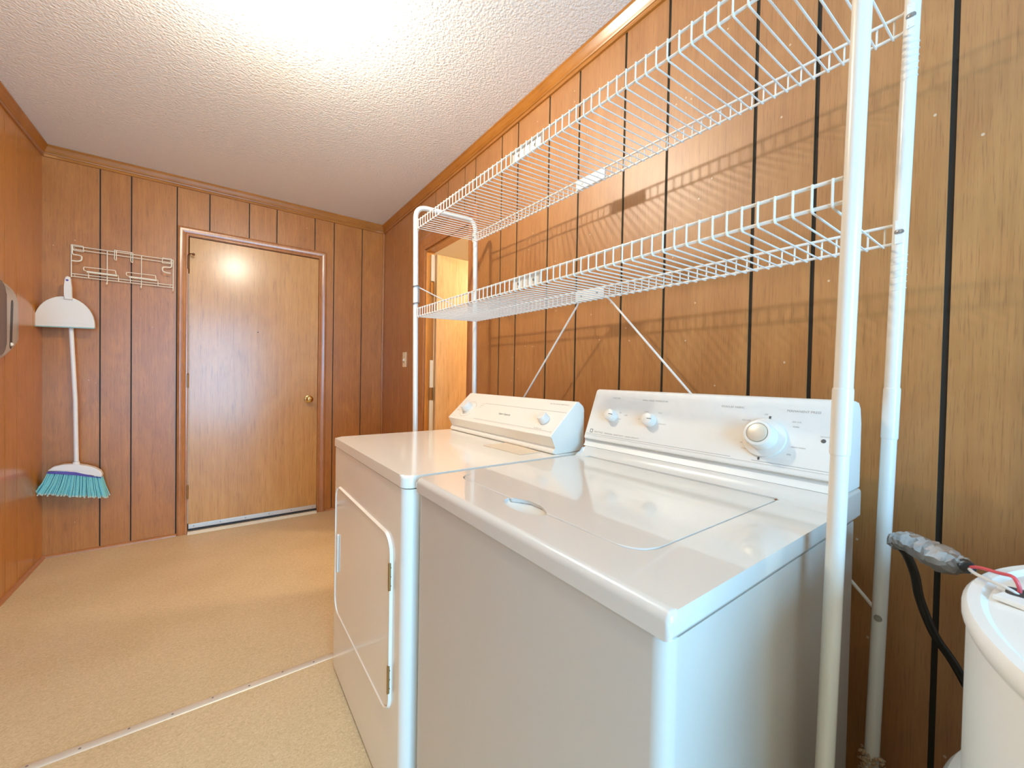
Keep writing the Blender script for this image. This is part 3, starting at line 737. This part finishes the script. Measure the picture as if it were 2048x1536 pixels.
for nm, (fl, fr, bl, br, pf, pb) in shelves.items():
    fl, fr, bl, br = map(Vector, (fl, fr, bl, br)); up3 = V(0, 0, hL)
    bm = bmesh.new()
    for a, b in ((fl, fr), (fl + up3, fr + up3), (bl, br), (bl + up3, br + up3)): tube(bm, [a, b], .0031, 10)
    sh = finish(bm, 'wire_shelf', MAT['wire'], rk)
    bm = bmesh.new(); n = 61
    for i in range(n):
        t = (i + .55) / n; f = lerp(fl, fr, t); b = lerp(bl, br, t); e = .0046
        tube(bm, fillet([f + V(-e, 0, hL + .002), f + V(-e, 0, -e), b + V(e, 0, -e), b + V(e, 0, hL + .002)], .006, 3), .0019, 6)
    finish(bm, 'cross_wires', MAT['wire'], sh)
    for (a, b, ys, sgn) in ((fl, fr, pf, 1), (bl, br, pb, -1)):
        bm = bmesh.new(); ps = [lerp(a, b, (y - a.y) / (b.y - a.y)) + V(.0046 * sgn, 0, 0) for y in ys]
        plate(bm, ps[0], ps[1], hL, Vector((sgn, 0, 0))); finish(bm, 'joining_plate', [MAT['wire'], MAT['screw']], sh)
    for (p, post, sgn, yy_) in ((fl, (FLb, FLt), 1, 1), (bl, (BLb, BLt), -1, 1), (fr, (FRb, FRt), 1, -1), (br, (BRb, BRt), -1, -1)):
        bm = bmesh.new(); c = atz(post[0], post[1], p.z + .5 * hL)
        # flattened bracket reaching from the rails to the post, with a screw
        q0 = V(p.x + .004 * sgn, p.y + .000 * yy_, p.z - .004); q1 = V(c.x + .0125 * sgn, c.y, p.z - .004)
        plate(bm, V(q1.x, c.y - .0055, q1.z), V(q1.x, c.y + .0055, q1.z), hL + .008, Vector((sgn, 0, 0)))
        tube(bm, [V(p.x, p.y, p.z), V(q1.x, c.y, p.z)], .0029, 8); tube(bm, [V(p.x, p.y, p.z + hL), V(q1.x, c.y, p.z + hL)], .0029, 8)
        lathe(bm, [(.0042, 0), (.0038, .0022), (.002, .003), (0, .003)], V(q1.x, c.y, q1.z + (hL + .008) * .5) + V(sgn * .001, 0, 0), (sgn, 0, 0), 12, 1)
        finish(bm, 'bracket', [MAT['wire'], MAT['screw']], sh)
# diagonal braces behind
for y0, z0, y1, z1, post in ((1.012, 1.417, 1.716, .620, (BLb, BLt)), (.892, 1.413, .176, .668, (BRb, BRt))):
    bm = bmesh.new(); tube(bm, [(-.1115, y0, z0), (-.1045, y0 + (y1 - y0) * .03, z0 + (z1 - z0) * .03), (-.1015, y0 + (y1 - y0) * .5, z0 + (z1 - z0) * .5), (-.1015, y0 + (y1 - y0) * .97, z0 + (z1 - z0) * .97), (-.1035, y1, z1)], .0036, 8)
    lathe(bm, [(.0065, 0), (.006, .002), (0, .003)], atz(*post, z1) + V(-.0116, 0, 0), (-1, 0, 0), 12, 1)
    finish(bm, 'brace_rod', [MAT['wire'], MAT['screw']], rk)
# end stay with wire bands on the far front post
bm = bmesh.new(); p1 = atz(FLb, FLt, 1.545); p2 = atz(BLb, BLt, 1.435)
tube(bm, [p1 + V(.010, -.004, 0), p2 + V(-.006, -.012, 0)], .0028, 8); finish(bm, 'end_stay', MAT['wire'], rk)
bm = bmesh.new()
for z in (1.548, 1.468):
    c = atz(FLb, FLt, z); tube(bm, [c + V(.0150 * math.cos(2 * math.pi * k / 20), .0150 * math.sin(2 * math.pi * k / 20), .003 * math.cos(2 * math.pi * k / 20)) for k in range(20)], .0026, 8, closed=True)
a = atz(FLb, FLt, 1.548); b = atz(FLb, FLt, 1.468); tube(bm, [a + V(.0135, -.008, 0), b + V(.0135, -.008, 0)], .0022, 8)
finish(bm, 'wire_tie', MAT['screw'], rk)['label'] = 'dark wire bands clamped on the post'
# lint caught on the near back post
bm = bmesh.new(); rnd = random.Random(3)
for i in range(240):
    c = atz(BRb, BRt, rnd.uniform(.30, .395)); a_ = rnd.uniform(0, 6.28); rr_ = rnd.uniform(.009, .019)
    q = c + V(math.cos(a_) * rr_, math.sin(a_) * rr_, 0)
    mt = Matrix.Translation(q) @ Matrix.Rotation(rnd.uniform(0, 3), 4, 'X') @ Matrix.Diagonal((rnd.uniform(.001, .003), rnd.uniform(.002, .007), rnd.uniform(.001, .004), 1))
    bmesh.ops.create_icosphere(bm, subdivisions=1, radius=1.0, matrix=mt)
finish(bm, 'lint_clump', MAT['lint'], rk)['label'] = 'fuzzy brown lint caught on post'

# ------------------------------------------------------------------ water heater
hc = V(-.452, -.327, 0); HR = .362
wh = thing('water_heater', 'squat white round tank water heater in the near right corner', 'water heater', hc)
bm = bmesh.new(); lathe(bm, [(HR - .02, .0), (HR - .004, .02), (HR - .004, .862), (HR - .002, .866), (HR, .872), (HR, .880), (HR - .004, .8855), (HR - .014, .8860), (HR - .020, .8815), (HR - .05, .8845), (.20, .892), (0, .894)], hc, (0, 0, 1), 96); finish(bm, 'tank', MAT['heater'], wh)
bm = bmesh.new(); prism(bm, [(-.445, .004), (-.462, .012), (-.500, -.070), (-.400, -.090), (-.375, -.012)], 'z', .8845, .8900, .001); finish(bm, 'cover_plate', MAT['heater'], wh)
bm = bmesh.new(); prism(bm, rrect(-.448, -.420, -.018, .004, .006), 'z', .8898, .8906); finish(bm, 'wire_hole', MAT['gap'], wh)['label'] = 'dark knockout hole in the top'
ca = R(77); cd = V(math.cos(ca), math.sin(ca), 0)
bm = bmesh.new(); lathe(bm, [(.070, -.015), (.070, .012), (.066, .021), (.050, .029), (.03, .033), (0, .034)], hc + cd * (HR - .008) + V(0, 0, .572), cd, 40); finish(bm, 'side_cap', MAT['heater'], wh)['label'] = 'round bulging cap on the tank side'

# ------------------------------------------------------------------ taped cable joint
cb = thing('power_cable', 'black power cable with grey foil-taped joint above the heater', 'cable', (-.10, .066, .60))
bm = bmesh.new(); tube(bm, spline([(-.072, -.075, .0), (-.074, -.060, .28), (-.080, .002, .46), (-.098, .064, .609), (-.120, .094, .671), (-.140, .1115, .734), (-.160, .1165, .783), (-.180, .124, .820), (-.198, .130, .838)], 6), .0068, 12); finish(bm, 'cable_sheath', MAT['conduit'], cb)
bm = bmesh.new()
path = spline([(-.178, .1415, .838), (-.198, .133, .848), (-.222, .118, .858), (-.255, .098, .862), (-.295, .076, .868), (-.330, .058, .874), (-.365, .043, .886), (-.392, .036, .892)], 5)
n = len(path)
def wid(t): 
    ks = [(0, .006), (.08, .013), (.25, .016), (.5, .019), (.66, .020), (.74, .013), (.88, .0085), (1, .006)]
    for (a, va_), (b, vb_) in zip(ks, ks[1:]):
        if a <= t <= b: return va_ + (vb_ - va_) * (t - a) / (b - a)
tube(bm, path, [wid(i / (n - 1)) for i in range(n)], 14)
rnd = random.Random(11)
for v in bm.verts: v.co += V(rnd.uniform(-1, 1), rnd.uniform(-1, 1), rnd.uniform(-1, 1)) * .0022
finish(bm, 'tape_wrap', MAT['foil'], cb, angle=20)['label'] = 'crumpled grey foil tape'
bm = bmesh.new(); tube(bm, [path[-4], path[-2], path[-1] + (path[-1] - path[-2]) * 1.2], [.0085, .0078, .0065], 12); finish(bm, 'electrical_tape', MAT['black'], cb)
bm = bmesh.new(); tube(bm, [path[0] + (path[0] - path[2]) * .9, path[0], path[2]], [.004, .010, .0125], 12); finish(bm, 'electrical_tape', MAT['black'], cb)
e0 = path[-1]
bm = bmesh.new(); tube(bm, spline([e0, (-.405, .026, .899), (-.420, .010, .903), (-.430, .000, .906), (-.434, -.004, .902), (-.434, -.006, .895), (-.433, -.006, .8885)], 6), .0020, 8); finish(bm, 'red_wire', MAT['red'], wh)['label'] = 'thin red wire entering the tank top'
bm = bmesh.new(); tube(bm, spline([e0 + V(0, 0, -.001), (-.408, .030, .8915), (-.424, .018, .8925), (-.436, .006, .8935), (-.439, -.002, .8915), (-.439, -.006, .8885)], 6), .0020, 8); finish(bm, 'white_wire', MAT['white_wire'], wh)['label'] = 'thin white wire entering the tank top'

# ------------------------------------------------------------------ hook rack on the back wall
hr = thing('hook_rack', 'cream wire utility hook rack on back wall left of door', 'rack', (-1.66, B, 1.68))
yf = B - .020
def hw(bm, pts, r=.0027, rad=.004, y=yf, n=4): tube(bm, fillet([(p[0], p[2] if len(p) > 2 else y, p[1]) for p in pts], rad, n), r, 8)
bm = bmesh.new()
for z in (1.871, 1.851): hw(bm, [(-1.893, z), (-1.425, z)])
for z in (1.704, 1.688): hw(bm, [(-1.893, z), (-1.425, z)])
hw(bm, [(-1.893, 1.878), (-1.893, 1.682)]); hw(bm, [(-1.425, 1.871), (-1.425, 1.664), (-1.425, 1.662, yf - .015), (-1.425, 1.670, yf - .020)])
for x in (-1.739, -1.582): hw(bm, [(x, 1.871, yf - .003), (x, 1.662, yf - .003), (x, 1.658, yf - .018), (x, 1.670, yf - .022)], .0026)
for x in (-1.88, -1.44):
    for z in (1.861, 1.696): tube(bm, [(x, B - .0003, z), (x, yf, z)], .0022, 8)
finish(bm, 'frame', MAT['cream_wire'], hr)
for s, xo in ((1, -1.889), (-1, -1.433)):
    bm = bmesh.new(); X = lambda d: xo + s * d
    hw(bm, [(X(0), 1.877, yf - .004), (X(.046), 1.876, yf - .004), (X(.048), 1.842, yf - .004), (X(.006), 1.844, yf - .004), (X(0), 1.877, yf - .004)], .0022)
    hw(bm, [(X(.001), 1.866, yf - .006), (X(.000), 1.818, yf - .008), (X(.026), 1.8165, yf - .014), (X(.044), 1.812, yf - .022), (X(.044), 1.784, yf - .026), (X(.026), 1.776, yf - .028), (X(.003), 1.776, yf - .030)], .0040, .016)
    finish(bm, 'hook', MAT['cream_wire'], hr)
for x in (-1.706, -1.631):
    bm = bmesh.new(); hw(bm, [(x, 1.882, yf - .004), (x, 1.830, yf - .010), (x + .003, 1.818, yf - .018), (x + .008, 1.816, yf - .004), (x + .008, 1.880, yf - .004), (x, 1.882, yf - .004)], .0024); finish(bm, 'hook', MAT['cream_wire'], hr)
bm = bmesh.new(); hw(bm, [(-1.698, 1.880, yf - .004), (-1.624, 1.880, yf - .004)]); finish(bm, 'link_wire', MAT['cream_wire'], hr)
for xa in (-1.835, -1.648):
    bm = bmesh.new(); o = xa + 1.835; q = yf - .030
    hw(bm, [(-1.822 + o, 1.724, yf - .012), (-1.836 + o, 1.728, q), (-1.836 + o, 1.747, q), (-1.698 + o, 1.749, q), (-1.696 + o, 1.726, q), (-1.690 + o, 1.722, yf - .012)], .0024, .005)
    for x in (-1.820, -1.688): hw(bm, [(x + o, 1.724, yf - .012), (x + o, 1.716, yf - .004), (x + o, 1.686, yf - .004)], .0022)
    finish(bm, 'holder_loop', MAT['cream_wire'], hr)
    bm = bmesh.new(); tube(bm, [(-1.824 + o, yf - .018, 1.722), (-1.692 + o, yf - .018, 1.720)], .0065, 12); finish(bm, 'grip_bar', MAT['cream_wire'], hr)

# ------------------------------------------------------------------ broom and dustpan
br_ = thing('broom', 'upright broom with white handle and teal bristles in far left corner', 'broom', (-1.87, B - .07, .38))
by = B - .072
bm = bmesh.new(); tube(bm, [(-1.893, by, 1.640), (-1.892, by, 1.60), (-1.866, by, .945), (-1.861, by, .575)], [.0095, .0105, .0105, .0108], 16)
finish(bm, 'handle', MAT['plastic_broom'], br_)
def headpt(u, w):            # u along the head (-1 left..1 right), w up
    return (-1.862 + u * .113 + w * .22, .500 - u * .020 + w)
bm = bmesh.new()
outl = [headpt(-1.0, .012), headpt(-.99, .020), headpt(-.85, .040), headpt(-.55, .054), headpt(-.25, .058), headpt(0, .057), headpt(.3, .053), headpt(.62, .044), headpt(.88, .026), headpt(1.0, .006), headpt(1.0, -.010),
        headpt(.7, -.008), headpt(.35, .010), headpt(0, .020), headpt(-.35, .022), headpt(-.7, .016)]
prism(bm, outl, 'y', by - .022, by + .022, .006, 3); lathe(bm, [(.014, 0), (.0155, .004), (.0145, .020), (.012, .022)], (-1.8615, by, .552), (-.012, 0, 1), 20)
finish(bm, 'head_cap', MAT['plastic_broom'], br_)
bm = bmesh.new(); outl = [headpt(-1.0, .009), headpt(-.7, .014), headpt(-.35, .020), headpt(0, .018), headpt(.35, .008), headpt(.7, -.010), headpt(1.0, -.012), headpt(1.0, -.018), headpt(0, -.004), headpt(-1.03, .0)]
prism(bm, outl, 'y', by - .0215, by + .0215, .002, 2); finish(bm, 'head_band', MAT['purple'], br_)['label'] = 'purple band below the white cap'
bm = bmesh.new(); rnd = random.Random(5)
for iy in range(5):
    for i in range(34):
        u = -1 + 2 * (i + rnd.uniform(.2, .8)) / 34; v = (iy - 2) / 2
        x0_, z0_ = headpt(u, -.001 - .010 * (u * .5 + .5)); fan = u * .016 - .014 * (1 - u) + rnd.uniform(-.004, .004)
        p0_ = V(x0_, by + v * .017, z0_ + .004); x1_ = -1.862 + u * .122 + fan; z1_ = .373 - u * .034 + rnd.uniform(-.006, .005)
        p1_ = V(x1_, by + v * .027 + rnd.uniform(-.003, .003), z1_); mid = lerp(p0_, p1_, .5) + V(-fan * .12, 0, 0)
        tip = lerp(p0_, p1_, .94)
        tube(bm, [p0_, mid, tip], [.0026, .0034, .0036], 5, mi=0); tube(bm, [tip, p1_, p1_ + (p1_ - mid) * .02], [.0037, .0042, .0018], 5, mi=1)
bo = finish(bm, 'bristles', [MAT['teal'], MAT['bristle_tip']], br_)

dpn = thing('dustpan', 'white half-round dustpan clipped on the broom handle', 'dustpan', (-1.90, B - .105, 1.38))
dy = B - .105
arcp = [(-1.901 + .1235 * math.cos(R(t)) * (1 if t < 90 else 1), 1.383 + .168 * math.sin(R(t))) for t in range(0, 181, 10)]
bm = bmesh.new()
# shallow tray: back plate, side rim
outer = [(-1.7785, 1.379)] + [(-1.900 + .1215 * math.cos(R(t)), 1.392 + .160 * math.sin(R(t))) for t in range(0, 181, 9)] + [(-2.0215, 1.372)]
prism(bm, outer, 'y', dy - .003, dy + .003, .0015, 2)
inner = [(-1.901 + (x + 1.901) * .965, 1.378 + (z - 1.378) * .965) for x, z in outer]
k = len(outer)
lo_o = [bm.verts.new((x, dy - .002, z)) for x, z in outer]; hi_o = [bm.verts.new((x, dy + .018, z)) for x, z in outer]
lo_i = [bm.verts.new((x, dy - .002, z)) for x, z in inner]; hi_i = [bm.verts.new((x, dy + .018, z)) for x, z in inner]
for i in range(k - 1):
    for A, Bq in ((lo_o, hi_o), (hi_o, hi_i), (hi_i, lo_i), (lo_i, lo_o)):
        bm.faces.new((A[i], A[i + 1], Bq[i + 1], Bq[i]))
for i in (0, k - 1): bm.faces.new((lo_o[i], hi_o[i], hi_i[i], lo_i[i]))
prism(bm, [(-1.795, 1.398), (-1.793, 1.404), (-2.004, 1.400), (-2.006, 1.394)], 'y', dy - .0045, dy - .0025)
finish(bm, 'pan', MAT['plastic_w'], dpn)
bm = bmesh.new(); prism(bm, [(-1.778, 1.3795), (-2.0205, 1.3725), (-2.0195, 1.366), (-1.779, 1.3725)], 'y', dy - .006, dy + .004, .0015); finish(bm, 'rubber_lip', MAT['aqua'], dpn)
bm = bmesh.new()
hp = [(-1.901, 1.545), (-1.899, 1.575), (-1.898, 1.615), (-1.894, 1.650)]
outl = [(-1.904, 1.535), (-1.902, 1.560), (-1.902, 1.610), (-1.901, 1.650), (-1.8975, 1.664), (-1.889, 1.670), (-1.879, 1.667), (-1.875, 1.655), (-1.872, 1.610), (-1.871, 1.565), (-1.868, 1.535)]
fs = prism(bm, outl, 'y', dy - .016, dy + .006, .005, 3); finish(bm, 'handle', MAT['plastic_w'], dpn)
bm = bmesh.new(); tube(bm, [(-1.893 + .0135 * math.cos(R(t)), by + .0135 * math.sin(R(t)), 1.598) for t in range(-200, 21, 20)], .0022, 8)
tube(bm, [(-1.890, dy + .004, 1.598), (-1.892, by - .0125, 1.598)], .0045, 10); finish(bm, 'clip', MAT['plastic_w'], dpn)
bm = bmesh.new(); lathe(bm, [(.0058, 0), (.005, .0006), (0, .0008)], (-1.889, dy - .0160, 1.646), (0, -1, 0), 16); finish(bm, 'hang_hole', MAT['purple'], dpn)

# ------------------------------------------------------------------ towel dispenser on the left wall
td = thing('paper_dispenser', 'silver and dark paper towel dispenser mounted on left wall', 'dispenser', (-W, 2.6, 1.36))
stations = [(2.24, .085, 1.170, 1.490), (2.27, .108, 1.158, 1.497), (2.30, .1165, 1.155, 1.500), (2.574, .1165, 1.158, 1.500), (2.619, .110, 1.163, 1.500), (2.697, .101, 1.180, 1.502), (2.788, .088, 1.203, 1.498), (2.865, .075, 1.220, 1.490), (2.939, .060, 1.234, 1.474), (2.994, .047, 1.244, 1.460), (3.020, .030, 1.265, 1.438), (3.030, .008, 1.285, 1.415)]
def loft(bm, sts, mi=0):
    rings = []
    for y, d, z0, z1 in sts:
        r = min(.03, d * .6); pts = [(-W + .0004, z0 + r * .2), (-W + d - r, z0)] + [(-W + d - r + r * math.sin(R(t)), z0 + r - r * math.cos(R(t))) for t in (22, 45, 68, 90)] + [(-W + d - r + r * math.cos(R(t)), z1 - r + r * math.sin(R(t))) for t in (0, 22, 45, 68, 90)] + [(-W + .0004, z1 - r * .2)]
        rings.append([bm.verts.new((x, y, z)) for x, z in pts])
    k = len(rings[0])
    for A, Bq in zip(rings, rings[1:]):
        for j in range(k): bm.faces.new((A[j], A[(j + 1) % k], Bq[(j + 1) % k], Bq[j])).material_index = mi
    bm.faces.new(rings[0]).material_index = mi; bm.faces.new(rings[-1]).material_index = mi
bm = bmesh.new(); loft(bm, stations[:]); finish(bm, 'housing', MAT['silver'], td, angle=50)
bm = bmesh.new()
prism(bm, rrect(2.30, 2.582, 1.18, 1.485, .05), 'x', -W + .106, -W + .1240, .006, 3); finish(bm, 'front_cover', MAT['smoke'], td)
def depth_at(y):
    for a, b in zip(stations, stations[1:]):
        if a[0] <= y <= b[0]: return a[1] + (b[1] - a[1]) * (y - a[0]) / (b[0] - a[0])
bm = bmesh.new(); ys, ye = 2.765, 2.793
q = []
va = []
pts = [(y + (z - 1.32) * .17, z) for y, z in rrect(2.703, 2.752, 1.212, 1.432, .022)]
lo = [bm.verts.new((-W + depth_at(y) - .002, y, z)) for y, z in pts]; hi = [bm.verts.new((-W + depth_at(y) + .0010, y, z)) for y, z in pts]
bm.faces.new(hi); bm.faces.new(lo[::-1])
for i in range(len(pts)): bm.faces.new((lo[i], lo[(i + 1) % len(pts)], hi[(i + 1) % len(pts)], hi[i]))
finish(bm, 'sight_slot', MAT['black'], td)
bm = bmesh.new(); bmesh.ops.create_uvsphere(bm, u_segments=16, v_segments=10, radius=.0085, matrix=Matrix.Translation((-W + depth_at(2.708) + .001, 2.708, 1.232))); finish(bm, 'lock_button', MAT['plastic_w'], td)
bm = bmesh.new(); pts = rrect(2.59, 2.70, 1.470, 1.494, .010)
lo = [bm.verts.new((-W + depth_at(y) - .036, y, z)) for y, z in pts]; hi = [bm.verts.new((-W + depth_at(y) + .0012 - max(0, z - 1.470) * .9, y, z)) for y, z in pts]
bm.faces.new(hi); bm.faces.new(lo[::-1])
for i in range(len(pts)): bm.faces.new((lo[i], lo[(i + 1) % len(pts)], hi[(i + 1) % len(pts)], hi[i]))
finish(bm, 'top_lens', MAT['smoke'], td)

# ------------------------------------------------------------------ light switch
ls = thing('light_switch', 'ivory toggle light switch plate on right wall before doorway', 'switch', (0, 2.995, 1.25))
bm = bmesh.new(); box(bm, -.006, -.0004, 2.960, 3.030, 1.193, 1.309, .002); finish(bm, 'cover_plate', MAT['ivory'], ls)
bm = bmesh.new(); prism(bm, [(-.006, 1.240), (-.006, 1.262), (-.012, 1.258), (-.020, 1.246), (-.020, 1.242), (-.012, 1.241)], 'y', 2.990, 3.000, .001); finish(bm, 'toggle', MAT['plastic_w'], ls)
for z in (1.221, 1.281):
    bm = bmesh.new(); lathe(bm, [(.0035, 0), (.003, .001), (0, .0012)], (-.006, 2.995, z), (-1, 0, 0), 12); finish(bm, 'screw', MAT['ivory'], ls)
